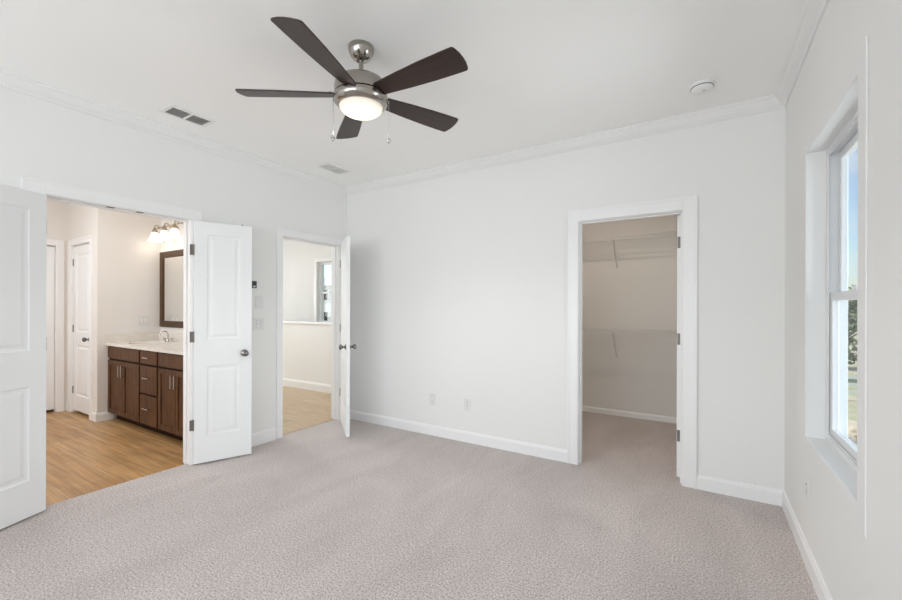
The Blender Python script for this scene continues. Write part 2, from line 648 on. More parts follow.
# hall shell
MB().box((-9.1, BY + .11, -.006), (XL - WT, BY + .114, ZC)).build('wall_hall_near', M['wall'], kind=T)
m = MB()
m.box((-9.1, 2.604, -1.6), (-9.0, 2.8, ZC)); m.box((-9.1, 4.1, -1.6), (-9.0, 5.6, ZC))
m.box((-9.1, 2.8, -1.6), (-9.0, 4.1, .6)); m.box((-9.1, 2.8, 2.35), (-9.0, 4.1, ZC))  # unseen opening added for the hall fill light
m.build('wall_hall_end', M['wall'], kind=T)
HW = (-6.68, -5.78, 1.0, 2.24)
m = MB()
y0, y1 = 5.6, 5.75
m.box((-9.1, y0, -1.7), (HW[0], y1, ZC)); m.box((HW[1], y0, -1.7), (XL - WT + .1, y1, ZC))
m.box((HW[0], y0, -1.7), (HW[1], y1, HW[2])); m.box((HW[0], y0, HW[3]), (HW[1], y1, ZC))
m.build('wall_hall_far', M['wall'], kind=T)
MB().box((XL - WT, YB + WT, -1.6), (XL - WT + .1, 5.6, ZC)).build('wall_hall_right', M['wall'], kind=T)
MB().box((-8.2, 4.37, -.006), (XL - WT, 4.48, 1.05)).build('wall_hall_half', M['wall'], kind=T)
MB().box((-8.22, 4.352, 1.05), (XL - WT, 4.515, 1.085)).build('trim_half_wall_cap', M['trim'], kind=T, bevel=.008)

# crown moulding of the bedroom
CR = [(0, 0), (0, -.082), (.010, -.082), (.016, -.070), (.030, -.060), (.044, -.040), (.052, -.022), (.062, -.014), (.062, 0)]


def crown(name, p0, p1, n, cut0, cut1):
    """profile swept from p0 to p1 along a wall, n = direction into the room; mitred ends"""
    d = (Vector(p1) - Vector(p0)).normalized()
    n = Vector(n)
    m = MB()
    def f(p, s):
        base = Vector(p0) + d * (p[0] * cut0) if s == 0 else Vector(p1) - d * (p[0] * cut1)
        return base + n * p[0] + Vector((0, 0, p[1]))
    m.extrude(CR, f)
    return m.build(name, M['crown'], kind=T)


crown('trim_crown_left', (XL, RY, ZC), (XL, YB, ZC), (1, 0, 0), 1, 1)
crown('trim_crown_back', (XL, YB, ZC), (XR, YB, ZC), (0, -1, 0), 1, 1)
crown('trim_crown_right', (XR, RY, ZC), (XR, YB, ZC), (-1, 0, 0), 1, 1)

# baseboards
BBP = [(0, 0), (.016, 0), (.016, .105), (.010, .118), (.008, .128), (0, .130)]


def baseboard(name, runs, hgt=1.0, z=0):
    m = MB()
    for p0, p1, n in runs:
        n = Vector(n)
        a, b = Vector((*p0, z)), Vector((*p1, z))
        m.extrude(BBP, lambda p, s: (a if s == 0 else b) + n * p[0] + Vector((0, 0, p[1] * hgt)))
    return m.build(name, M['trim'], kind=T)


CW = .088      # casing width
baseboard('baseboard_left', [((XL, RY), (XL, BO[0] - .115), (1, 0, 0)), ((XL, BO[1] + CW), (XL, HO[0] - CW), (1, 0, 0)), ((XL, HO[1] + CW), (XL, YB), (1, 0, 0))], .95)
baseboard('baseboard_back', [((XL, YB), (CO[0] - .094, YB), (0, -1, 0)), ((CO[1] + CW + .01, YB), (XR, YB), (0, -1, 0))], .8)
baseboard('baseboard_right', [((XR, RY), (XR, YB), (-1, 0, 0))], .8)
baseboard('baseboard_closet', [((-2.6, CY), (XR - .012, CY), (0, -1, 0)), ((-2.6, YB + WT + .012), (-2.6, CY), (1, 0, 0))], .52)
baseboard('baseboard_bath', [((BX, BW - .016), (BX, 2.0), (1, 0, 0)), ((BD[1] + .075, BW), (BX, BW), (0, -1, 0)), ((FX, BW), (BD[0] - .075, BW), (0, -1, 0))], .75, -.006)
baseboard('baseboard_hall', [((-8.2, 4.37), (XL - WT, 4.37), (0, -1, 0))], 1.0, -.006)
MB().box((XL - WT, HO[0], -.006), (XL - .052, HO[1], .004)).build('trim_hall_threshold', M['hallfloor'], kind=T)


def casing_x(name, X, n, a, b, head, w, depth, both=True, z0=0, stop=None, wl=None):
    """door casing + jamb in a wall whose face is the plane x = X; n = +-1 direction into the viewer's room"""
    m = MB()
    t = .012
    wl = wl or w
    xi = X + n * t
    m.box((X, a - wl, z0), (xi, a - .006, head + w)); m.box((X, b + .006, z0), (xi, b + w, head + w))
    m.box((X, a - .006, head + .006), (xi, b + .006, head + w))
    # raised outer bead
    xb = X + n * (t + .003)
    m.box((xi, a - wl, z0), (xb, a - wl + .012, head + w)); m.box((xi, b + w - .012, z0), (xb, b + w, head + w))
    m.box((xi, a - wl + .012, head + w - .012), (xb, b + w - .012, head + w))
    xo = X - n * depth
    m.box((xo, a - JB, z0), (X, a, head + JB)); m.box((xo, b, z0), (X, b + JB, head + JB))
    m.box((xo, a, head), (X, b, head + JB))
    if stop is not None:
        xs = X - n * stop
        m.box((xs, a, z0), (xs - n * .03, a + .011, head)); m.box((xs, b - .011, z0), (xs - n * .03, b, head))
        m.box((xs, a + .011, head - .011), (xs - n * .03, b - .011, head))
    if both:
        xf = xo - n * .016
        m.box((xo, a - w, z0), (xf, a - .006, head + w)); m.box((xo, b + .006, z0), (xf, b + w, head + w))
        m.box((xo, a - .006, head + .006), (xf, b + .006, head + w))
    return m.build(name, M['trim'], kind=T, bevel=.003)


def casing_y(name, Y, n, a, b, head, w, depth, both=True, z0=0, stop=None, wl=None):
    m = MB()
    t = .018
    wl = wl or w
    yi = Y + n * t
    m.box((a - wl, Y, z0), (a - .006, yi, head + w)); m.box((b + .006, Y, z0), (b + w, yi, head + w))
    m.box((a - .006, Y, head + .006), (b + .006, yi, head + w))
    yb = Y + n * (t + .005)
    m.box((a - wl, yi, z0), (a - wl + .02, yb, head + w)); m.box((b + w - .02, yi, z0), (b + w, yb, head + w))
    m.box((a - wl + .02, yi, head + w - .02), (b + w - .02, yb, head + w))
    yo = Y - n * depth
    m.box((a - JB, yo, z0), (a, Y, head + JB)); m.box((b, yo, z0), (b + JB, Y, head + JB))
    m.box((a, yo, head), (b, Y, head + JB))
    if stop is not None:
        ys = Y - n * stop
        m.box((a, ys, z0), (a + .011, ys - n * .03, head)); m.box((b - .011, ys, z0), (b, ys - n * .03, head))
        m.box((a + .011, ys, head - .011), (b - .011, ys - n * .03, head))
    if both:
        yf = yo - n * .016
        m.box((a - w, yo, z0), (a - .006, yf, head + w)); m.box((b + .006, yo, z0), (b + w, yf, head + w))
        m.box((a - .006, yo, head + .006), (b + .006, yf, head + w))
    return m.build(name, M['trim'], kind=T, bevel=.003)


bath_trim = casing_x('trim_bath_opening', XL, 1, BO[0], BO[1], HEAD, CW, WT, stop=.05, wl=.115)
MB().box((XL - .045, 1.19, HEAD - .0025), (XL - .012, 1.235, HEAD)).build('strike_plate', M['darkmetal'], bath_trim)
MB().box((XL - .045, 1.37, HEAD - .0025), (XL - .012, 1.415, HEAD)).build('strike_plate', M['darkmetal'], bath_trim)
hall_trim = casing_x('trim_hall_opening', XL, 1, HO[0], HO[1], HEAD, .075, WT, stop=.05)
MB().box((XL - .036, HO[0], .885), (XL - .010, HO[0] + .002, .945)).build('strike_plate', M['nickel'], hall_trim)
casing_y('trim_closet_opening', YB, -1, CO[0], CO[1], HEAD, .10, WT, stop=.03, wl=.094)
casing_y('trim_bath_door', BW, -1, BD[0], BD[1], BH, .075, .1, both=False, z0=-.006)
casing_x('trim_far_bath_door', FX, 1, FD[0], FD[1], BH, .075, .1, both=False, z0=-.006)


# ------------------------------------------------------------------ doors
def door_mesh(w, h, t, panels, side=1):
    """hinge edge at x = 0, faces at y = 0 and y = side*t, moulded panels on both faces"""
    m = MB()
    bm = m.bm
    ya, yb = 0.0, side * t
    xs = [0, panels[0][0], panels[0][1], w]
    zs = [0]
    for p in panels:
        zs += [p[2], p[3]]
    zs.append(h)
    pset = {(round(p[0], 4), round(p[2], 4)) for p in panels}
    for yf, sgn in ((ya, 1 if side > 0 else -1), (yb, -1 if side > 0 else 1)):
        for i in range(3):
            for j in range(len(zs) - 1):
                a, b, c, d = xs[i], xs[i + 1], zs[j], zs[j + 1]
                if (round(a, 4), round(c, 4)) in pset:
                    prev = None
                    for ins, dep in ((0, 0), (.006, .007), (.016, .009), (.024, .009), (.046, .002)):
                        q = [bm.verts.new((x, yf + sgn * dep, z)) for x, z in ((a + ins, c + ins), (b - ins, c + ins), (b - ins, d - ins), (a + ins, d - ins))]
                        if prev:
                            for k in range(4):
                                bm.faces.new([prev[k], prev[(k + 1) % 4], q[(k + 1) % 4], q[k]])
                        prev = q
                    bm.faces.new(prev)
                else:
                    bm.faces.new([bm.verts.new(p) for p in ((a, yf, c), (b, yf, c), (b, yf, d), (a, yf, d))])
    for x in (0, w):
        for j in range(len(zs) - 1):
            bm.faces.new([bm.verts.new(p) for p in ((x, ya, zs[j]), (x, yb, zs[j]), (x, yb, zs[j + 1]), (x, ya, zs[j + 1]))])
    for z in (0, h):
        for i in range(3):
            bm.faces.new([bm.verts.new(p) for p in ((xs[i], ya, z), (xs[i + 1], ya, z), (xs[i + 1], yb, z), (xs[i], yb, z))])
    return m


KNOB = [(0, 0), (.030, 0), (.031, .004), (.026, .009), (.012, .012), (.010, .030), (.016, .034), (.025, .042), (.028, .052), (.026, .062), (.017, .069), (0, .071)]


def knob(parent, x, z, y, sgn, mat):
    m = MB()
    m.lathe([(r, sgn * d) for r, d in KNOB], (x, y, z), 24, 'Y')
    return m.build('knob', mat, parent, smooth=True)


def hinge(parent, z, x, y, side, mat, plate=(.0, .032), wing=0):
    """knuckle barrel with the plate on the leaf's hinge edge"""
    m = MB()
    m.tube([(x, y, z - .045), (x, y, z + .045)], .0065, 10)
    m.box((-.0015, min(0, side * plate[1]), z - .044), (0, max(0, side * plate[1]), z + .044))
    if wing:
        m.box((-wing, .001, z - .044), (-.002, .003, z + .044))
    return m.build('hinge', mat, parent)


def leaf(name, loc, ang, w, h, t, side, label, knobs=(), hinges=(.32, 1.07, 1.82), px=.105, split=(.225, .81, 1.035), kmat='knob', hy=0, hx=-.006, hmat='darkmetal', z=.012, catch=False, wing=0):
    top = h - .108
    o = door_mesh(w, h, t, [(px, w - px, split[0], split[1]), (px, w - px, split[2], top)], side).build(name, M['door'], weld=True)
    o.location = (loc[0], loc[1], z)
    o.rotation_euler = (0, 0, ang)
    tag(o, label, 'door', kind=T)
    for sgn, yy in knobs:
        knob(o, w - .06, .905, yy, sgn, M[kmat])
    for hz in hinges:
        hinge(o, hz, hx, hy, side, M[hmat], wing=wing)
    if catch:
        MB().lathe([(.010, 0), (.010, .006), (.006, .011), (0, .012)], (w - .075, side * t / 2, h), 14).build('ball_catch', M['nickel'], o, smooth=True)
    return o


LW = .436
leaf('door_1', (-3.600, .856), math.atan2(-.91, .40), LW, 2.028, .035, -1, 'white two-panel door leaf cut off by the left edge of the photo', knobs=((1, 0),), catch=True, px=.092, hx=.004, hy=-.038)
leaf('door_2', (-3.598, 1.752), math.atan2(.926, .371), LW, 2.028, .035, 1, 'white two-panel door leaf right of the bathroom opening with a round knob', knobs=((-1, 0),), catch=True, px=.092, hy=-.002, wing=.032, hinges=(.325, 1.06, 1.785))
leaf('door_3', (-3.604, 3.362), math.atan2(-.417, .53), .690, 2.028, .035, 1, 'white door standing ajar into the bedroom in front of the hall, knobs on both faces', knobs=((-1, 0), (1, .035)), hy=-.001, px=.11)
leaf('door_4', (CO[1] - .003, YB + WT + .006), R(79), .722, 2.028, .035, 1, 'white closet door swung inside the closet, only its hinged edge showing', knobs=((-1, 0), (1, .035)), hy=-.002, px=.11)
d5 = leaf('door_5', (BD[0] + .004, BW + .012), 0, BD[1] - BD[0] - .008, BH - .035, .035, 1, 'narrow white bathroom door with dark round knob left of the vanity', knobs=((-1, 0),), hinges=(.25, 1.02, 1.85), kmat='darkmetal', hy=-.004, z=.028, px=.10, split=(.19, .82, .98))
d6 = leaf('door_6', (FX - .045, FD[1] - .004), R(-90), FD[1] - FD[0] - .008, BH - .035, .035, -1, 'white door at the far end of the bathroom, mostly hidden by the left door leaf', hinges=(), hy=0, z=.028)

# ------------------------------------------------------------------ bedroom window
w1 = empty('window_1', (XR + .10, (WO[0] + WO[1]) / 2, WO[2]), label='tall white double-hung window in the right wall looking out on trees', cat='window', kind=T)


def P(o, mb, name, mat, **kw):
    """part given in world coordinates, parented to the empty o (unrotated)"""
    bmesh.ops.translate(mb.bm, verts=mb.bm.verts, vec=-Vector(o.location))
    return mb.build(name, mat, o, **kw)


y0, y1, z0, z1 = WO
P(w1, MB().ring_yz(XR - .006, XR, y0 - .085, y1 + .085, z0 - .085, z1 + .085, .085), 'casing', M['crown'], bevel=.003)
P(w1, MB().ring_yz(XR + .075, XR + .155, y0, y1, z0, z1, .028).ring_yz(XR + .079, XR + .083, y0 + .028, y1 - .028, z0 + .028, z1 - .028, .010), 'frame', M['vinyl'], bevel=.003)
lo = P(w1, MB().ring_yz(XR + .086, XR + .114, y0 + .030, y1 - .030, z0 + .030, 1.402, .040), 'lower_sash', M['vinyl'], bevel=.004)
up = P(w1, MB().ring_yz(XR + .118, XR + .146, y0 + .030, y1 - .030, 1.362, z1 - .030, .040), 'upper_sash', M['vinyl'], bevel=.004)
c = -Vector(w1.location)
for s, xx, za, zb in ((lo, XR + .098, z0 + .065, 1.367), (up, XR + .130, 1.397, z1 - .065)):
    mb = MB().box((xx, y0 + .066, za), (xx + .004, y1 - .066, zb))
    bmesh.ops.translate(mb.bm, verts=mb.bm.verts, vec=c)
    mb.build('pane', M['glass'], s)
mb = MB().box((XR + .088, 2.38, 1.402), (XR + .112, 2.44, 1.414)).tube([(XR + .10, 2.41, 1.414), (XR + .09, 2.44, 1.424)], .005)
P(w1, mb, 'sash_lock', M['vinyl'])
P(w1, MB().box((XR + .084, y1 - .030, 1.46), (XR + .100, y1 - .016, 1.50)), 'sash_stop', M['vinyl'])

# hall window
w2 = empty('window_2', ((HW[0] + HW[1]) / 2, 5.68, HW[2]), label='bright white window beyond the half wall in the hall', cat='window', kind=T)
P(w2, MB().ring_xz(5.582, 5.6, HW[0] - .07, HW[1] + .07, HW[2] - .07, HW[3] + .07, .07), 'casing', M['trim'], bevel=.003)
P(w2, MB().ring_xz(5.66, 5.74, HW[0], HW[1], HW[2], HW[3], .05), 'frame', M['vinyl'], bevel=.003)
P(w2, MB().box((HW[0] + .05, 5.67, 1.60), (HW[1] - .05, 5.72, 1.645)), 'meeting_rail', M['vinyl'])
P(w2, MB().box((HW[0] + .05, 5.70, HW[2] + .05), (HW[1] - .05, 5.704, HW[3] - .05)), 'pane', M['glass'])

# ------------------------------------------------------------------ ceiling fan
FXY = (-1.597, 1.634)
fan = empty('ceiling_fan', (*FXY, 2.411), label='five-blade ceiling fan, dark walnut blades, brushed nickel body, lit white bowl', cat='ceiling fan')


# the motor hangs a touch out of level from its ball joint
TILT = Matrix.Translation((0, 0, .07)) @ Matrix.Rotation(.033, 4, 'X') @ Matrix.Rotation(.012, 4, 'Y') @ Matrix.Translation((0, 0, -.07))


def lz(prof, z0=2.40):
    return [(r, z - z0) for r, z in prof]


MB().lathe(lz([(0, 2.743), (.069, 2.743), (.071, 2.739), (.070, 2.728), (.066, 2.714), (.059, 2.698), (.047, 2.682), (.033, 2.671), (.020, 2.666), (0, 2.665)], 2.411), seg=48).build('canopy', M['nickel'], fan, smooth=True)
MB().lathe(lz([(.0125, 2.655), (.0125, 2.600), (.020, 2.600), (.026, 2.590), (.036, 2.574), (.036, 2.566)]), seg=24).build('downrod', M['nickel'], fan, smooth=True)
MB().lathe(lz([(.020, 2.580), (.048, 2.579), (.054, 2.574), (.055, 2.566), (.062, 2.562), (.098, 2.556), (.124, 2.545), (.138, 2.528), (.142, 2.508), (.142, 2.4685), (.132, 2.466), (.132, 2.460), (0, 2.460)]), seg=56).build('motor_housing', M['nickel'], fan, smooth=True)
MB().lathe(lz([(.1325, 2.468), (.133, 2.464), (.1325, 2.460)]), seg=48).build('blade_slot', M['slot'], fan, smooth=True)
MB().lathe(lz([(.10, 2.4615), (.146, 2.460), (.1475, 2.454), (.1475, 2.442), (.142, 2.424), (.127, 2.412), (.119, 2.409), (.10, 2.410)]), seg=56).build('light_kit', M['nickel'], fan, smooth=True)
MB().lathe(lz([(.117, 2.414), (.1165, 2.406)] + [(.116 * math.cos(a), 2.406 - .053 * math.sin(a)) for a in [R(k * 9) for k in range(1, 10)]] + [(0, 2.353)]), seg=48).build('light_bowl', M['bowl'], fan, smooth=True)


def blade_mesh():
    # outline: x along the blade, y across; -y is the trailing side
    lead = [(.095, -.042), (.16, -.047), (.30, -.060), (.45, -.070), (.56, -.074), (.629, -.075)]
    tip = [(.637, -.072), (.643, -.062), (.651, -.030), (.653, 0), (.651, .030), (.643, .062), (.637, .072)]
    trail = [(.629, .075), (.56, .074), (.45, .070), (.30, .060), (.16, .047), (.095, .042)]
    poly = lead + tip + trail
    return MB().extrude(poly, lambda p, s: (p[0], p[1], -.004 + .008 * s))


b0 = blade_mesh().build('blade', M['blade'], fan, bevel=.002)
mb = MB().box((.085, -.020, .004), (.185, .020, .009))
mb.lathe([(.006, 0), (.006, .004), (0, .005)], (.165, .012, .009), 10)
mb.lathe([(.006, 0), (.006, .004), (0, .005)], (.165, -.012, .009), 10)
i0 = mb.build('blade_iron', M['nickel'], b0)
for k in range(5):
    b = b0 if k == 0 else copy_tree(b0, fan)
    b.rotation_mode = 'XYZ'
    th = R(-73.03 + 72 * k)
    b.matrix_local = TILT @ Matrix.Translation((0, 0, .070)) @ Matrix.Rotation(th, 4, 'Z') @ Matrix.Rotation(-.233, 4, 'X')
for part in list(fan.children):
    if part.name.split('.')[0] in ('motor_housing', 'blade_slot', 'light_kit', 'light_bowl'):
        part.matrix_local = TILT


def chain(dx, dy, ztop, zbot):
    m = MB()
    z = ztop
    m.tube([(dx * .93, dy * .93, ztop + .012), (dx, dy, ztop + .006), (dx, dy, ztop - .004)], .003, 8)
    m.tube([(dx, dy, ztop), (dx, dy, zbot)], .0009, 6)
    while z > zbot:
        m.lathe([(0, .0021), (.0016, .0012), (.0021, 0), (.0016, -.0012), (0, -.0021)], (dx, dy, z), 6)
        z -= .0065
    o = m.build('pull_chain', M['chain'], fan)
    f = MB().lathe([(0, .010), (.004, .008), (.0055, .003), (.012, -.004), (.013, -.012), (.008, -.020), (0, -.024)], (dx, dy, zbot - .008), 10)
    f.build('chain_fob', M['crystal'], o)
    return o


ux, uy = math.cos(.5554), math.sin(.5554)        # along the picture's horizontal at the fan
chain(-.152 * ux + .0, -.152 * uy, .045, -.150)
chain(.152 * ux, .152 * uy, .030, -.162)

# ------------------------------------------------------------------ ceiling fittings
sd = empty('smoke_detector', (-.013, 3.046, ZC), label='round white smoke detector on the ceiling near the right corner', cat='smoke detector')
MB().lathe([(0, 0), (.068, 0), (.069, -.006), (.066, -.012), (.062, -.013)], seg=40).build('base_plate', M['plastic'], sd, smooth=True)
MB().lathe([(.062, -.010), (.063, -.014), (.060, -.028), (.050, -.037), (.030, -.041), (0, -.042)], seg=40).build('cover', M['plastic'], sd, smooth=True)
MB().lathe([(.0605, -.017), (.0638, -.018), (.0638, -.021), (.0595, -.022)], seg=40).build('vent_slit', M['slot'], sd)
MB().lathe([(.010, -.040), (.010, -.045), (.007, -.047), (0, -.047)], (.012, -.012, 0), 16).build('test_button', M['ventslat'], sd, smooth=True)


def register(loc, lx, ly, label, slat_mat, back_mat, ang=0):
    o = empty('ceiling_vent', (*loc, ZC), ang, label=label, cat='vent')
    m = MB()
    t = .006
    f = .028
    m.box((-lx / 2 - f, -ly / 2 - f, -t), (-lx / 2, ly / 2 + f, 0)); m.box((lx / 2, -ly / 2 - f, -t), (lx / 2 + f, ly / 2 + f, 0))
    m.box((-lx / 2, -ly / 2 - f, -t), (lx / 2, -ly / 2, 0)); m.box((-lx / 2, ly / 2, -t), (lx / 2, ly / 2 + f, 0))
    m.box((-lx / 2, -.009, -t), (lx / 2, .009, 0))
    m.build('frame', M['plastic'], o, bevel=.0025)
    MB().box((-lx / 2, -ly / 2, -.0015), (lx / 2, ly / 2, -.0003)).build('duct_opening', back_mat, o)
    s = MB()
    n = 9
    for half in (-1, 1):
        ya, yb = (.009, ly / 2) if half > 0 else (-ly / 2, -.009)
        for k in range(n):
            x = -lx / 2 + lx * (k + .5) / n
            s.extrude([(x - .005, -.0015), (x - .004, -.0015), (x + .004, -.0075), (x + .003, -.0075)], lambda p, q: (p[0], ya if q == 0 else yb, p[1]))
    s.build('louvre', slat_mat, o)
    return o


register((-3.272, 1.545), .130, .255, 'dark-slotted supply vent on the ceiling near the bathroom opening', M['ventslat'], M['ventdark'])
register((-3.225, 2.915), .130, .255, 'white supply vent on the ceiling in the far left corner', M['plastic'], M['ventpale'])

# ------------------------------------------------------------------ wall plates


def plate(name, origin, rz, w, h, label, cat, kind):
    """a plate on a wall; local +Y points into the room after rotation rz"""
    o = empty(name, origin, rz, label=label, cat=cat)
    MB().box((-w / 2, 0, -h / 2), (w / 2, .006, h / 2)).build('cover_plate', M['plate'], o, bevel=.003)
    if kind == 'outlet':
        for s in (-1, 1):
            f = MB()
            f.lathe([(0, .0065), (.0165, .0065), (.0170, .004)], (0, 0, s * .0195), 20, 'Y').build('socket', M['plastic'], o, smooth=True)
            g = MB()
            g.box((-.0085, .0055, s * .0195 + .001), (-.0045, .0072, s * .0195 + .010))
            g.box((.0045, .0055, s * .0195 + .001), (.0085, .0072, s * .0195 + .009))
            g.tube([(0, .0055, s * .0195 - .008), (0, .0072, s * .0195 - .008)], .003, 8)
            g.build('slot', M['slot'], o)
        MB().lathe([(.003, .004), (.003, .006), (0, .0065)], (0, 0, 0), 10, 'Y').build('screw', M['nickel'], o)
    elif kind == 'cable':
        MB().lathe([(.008, .004), (.008, .008), (.005, .008), (.005, .016), (.002, .016), (0, .014)], (0, 0, 0), 16, 'Y').build('coax_jack', M['plastic'], o, smooth=True)
        for s in (-1, 1):
            MB().lathe([(.003, .004), (.003, .006), (0, .0065)], (0, 0, s * .045), 10, 'Y').build('screw', M['nickel'], o)
    elif kind == 'switch':
        n = 2
        for k in range(n):
            x = (k - .5) * .046
            MB().box((x - .005, .004, -.012), (x + .005, .006, .012)).extrude([(.004, -.004), (.018, .004), (.018, .012), (.004, .008)], lambda p, q: (x - .004 + .008 * q, p[0], p[1])).build('toggle', M['plastic'], o, bevel=.001)
            MB().lathe([(.003, .004), (.003, .006), (0, .0065)], (x, 0, .032), 10, 'Y').build('screw', M['nickel'], o)
            MB().lathe([(.003, .004), (.003, .006), (0, .0065)], (x, 0, -.032), 10, 'Y').build('screw', M['nickel'], o)
    elif kind == 'rocker':
        for k in range(2):
            x = (k - .5) * .046
            MB().ring_xz(.004, .006, x - .018, x + .018, -.035, .035, .002).build('bezel', M['ventslat'], o)
            MB().extrude([(.005, -.032), (.009, -.032), (.006, 0), (.005, 0)], lambda p, q: (x - .015 + .030 * q, p[0], p[1])).extrude([(.005, 0), (.006, 0), (.007, .032), (.005, .032)], lambda p, q: (x - .015 + .030 * q, p[0], p[1])).build('rocker', M['plastic'], o)
    return o


plate('cable_plate', (-2.390, YB, .373), R(180), .072, .116, 'white cable jack plate, left of the two plates low on the back wall', 'wall plate', 'cable')
plate('wall_outlet', (-1.974, YB, .370), R(180), .072, .116, 'white duplex outlet low on the back wall, right of the cable jack', 'outlet', 'outlet')
plate('wall_outlet', (XR, 2.775, .385), R(90), .072, .116, 'white duplex outlet low on the right wall under the window', 'outlet', 'outlet')
plate('blank_plate', (XL, 2.360, 1.372), R(-90), .078, .115, 'blank white wall plate below the dark keypad', 'wall plate', None)
plate('light_switch', (XL, 2.352, 1.160), R(-90), .116, .116, 'white double toggle switch plate beside the hall doorway', 'light switch', 'switch')
plate('light_switch', (BX, 2.30, 1.153), R(-90), .118, .118, 'white double rocker switch above the vanity backsplash', 'light switch', 'rocker')
sn = empty('keypad', (XL, 2.302, 1.536), R(-90), label='small dark grey wall keypad left of the hall doorway', cat='keypad')
MB().box((-.026, 0, -.034), (.026, .014, .034)).build('case', M['sensor'], sn, bevel=.003)
MB().box((-.017, .0135, -.004), (.017, .0155, .024)).build('screen', M['screen'], sn)
MB().box((-.012, .0135, -.024), (.012, .0155, -.012)).build('button', M['ventslat'], sn)

# ------------------------------------------------------------------ closet shelves
def wire_shelf(z, label, group):
    o = empty('wire_shelf', (-1.0, CY, z), label=label, cat='wire shelf', group=group)
    xa, xb = -1.6, XR - .014 + 1.0
    d = .305
    m = MB()
    for yy in (-.004, -.105, -.205, -d):
        m.tube([(xa, yy, 0), (xb, yy, 0)], .003, 6)
    x = xa + .01
    while x < xb:
        m.tube([(x, -.003, .004), (x, -d, .004)], .0018, 4)
        x += .0254
    m.build('wire_deck', M['wire'], o)
    m = MB()
    m.tube([(xa, -d, 0), (xb, -d, 0)], .0048, 6)
    m.tube([(xa, -d - .006, -.042), (xb, -d - .006, -.042)], .0048, 6)
    x = xa + .01
    while x < xb:
        m.tube([(x, -d, .004), (x, -d - .006, -.042)], .0014, 4)
        x += .0254
    m.build('front_lip', M['wire'], o)
    for bx in (-.94, .092, .94):
        b = MB()
        b.tube([(bx, -d + .004, -.012), (bx - .002, -.02, -.315), (bx - .002, -.004, -.335)], .0075, 8)
        b.box((bx - .014, -.006, -.35), (bx + .012, 0, -.30))
        b.build('brace', M['wire'], o)
    for bx in (-1.45, -1.1, -.7, -.35, 0, .35, .7, 1.05):
        MB().box((bx - .008, -.014, -.010), (bx + .008, 0, .012)).build('wall_clip', M['plastic'], o)
    return o


wire_shelf(2.158, 'white wire closet shelf, the upper one above head height', None)
wire_shelf(1.060, 'white wire closet shelf, the lower one below eye level', None)

# ------------------------------------------------------------------ bathroom vanity
VX0, VX1, VY = -5.948, -3.965, 1.955
van = empty('vanity_cabinet', ((VX0 + VX1) / 2, 2.2, -.006), label='dark walnut shaker vanity cabinet under the pale countertop', cat='vanity')


def V(mb, name, mat, parent=None, **kw):
    bmesh.ops.translate(mb.bm, verts=mb.bm.verts, vec=-Vector(van.location))
    return mb.build(name, mat, parent or van, **kw)


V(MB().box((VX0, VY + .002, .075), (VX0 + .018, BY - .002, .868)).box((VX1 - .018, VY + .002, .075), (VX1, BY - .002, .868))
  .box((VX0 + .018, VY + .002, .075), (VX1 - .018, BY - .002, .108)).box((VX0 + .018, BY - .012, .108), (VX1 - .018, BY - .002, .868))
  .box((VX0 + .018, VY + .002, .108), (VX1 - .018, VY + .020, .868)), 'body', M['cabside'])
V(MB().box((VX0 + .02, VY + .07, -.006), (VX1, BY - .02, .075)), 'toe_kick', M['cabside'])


def shaker(x0, x1, z0, z1, name, flat=False, w=.052):
    m = MB()
    yf = VY - .018
    if flat:
        m.box((x0, yf, z0), (x1, VY + .002, z1))
    else:
        m.ring_xz(yf, VY + .002, x0, x1, z0, z1, w)
        m.box((x0 + w - .002, yf + .010, z0 + w - .002), (x1 - w + .002, VY + .002, z1 - w + .002))
    return V(m, name, M['cabinet'], bevel=.0025)


def pull(parent, x, z, vertical, ln=.13):
    m = MB()
    yf = VY - .018
    a, b = ((0, -ln / 2), (0, ln / 2)) if vertical else ((-ln / 2, 0), (ln / 2, 0))
    m.tube([(x + a[0], yf - .028, z + a[1]), (x + b[0], yf - .028, z + b[1])], .0058, 10)
    for q in (.78, -.78):
        m.tube([(x + a[0] * q, yf, z + a[1] * q), (x + a[0] * q, yf - .028, z + a[1] * q)], .0045, 8)
    V(m, 'handle', M['chrome'], parent, smooth=True)


g = .004
# left bay: false front + two doors
sections = [(-5.935, -5.122), (-4.682, -3.978)]
for a, b in sections:
    shaker(a, b, .725, .858, 'false_front', flat=True)
    mid = (a + b) / 2
    for x0_, x1_, hx in ((a, mid - g / 2, mid - .034), (mid + g / 2, b, mid + .034)):
        d = shaker(x0_, x1_, .090, .703, 'door')
        pull(d, hx, .598, True)
for z0_, z1_ in ((.725, .858), (.415, .703), (.090, .393)):
    d = shaker(-5.088, -4.716, z0_, z1_, 'drawer', flat=True)
    pull(d, -4.902, (z0_ + z1_) / 2 + (.0 if z0_ > .6 else .02), False)

# countertop with oval sink hole
ct = empty('countertop', ((VX0 + VX1) / 2, 2.2, .869), label='pale quartz vanity countertop with backsplash and oval undermount sink', cat='countertop')


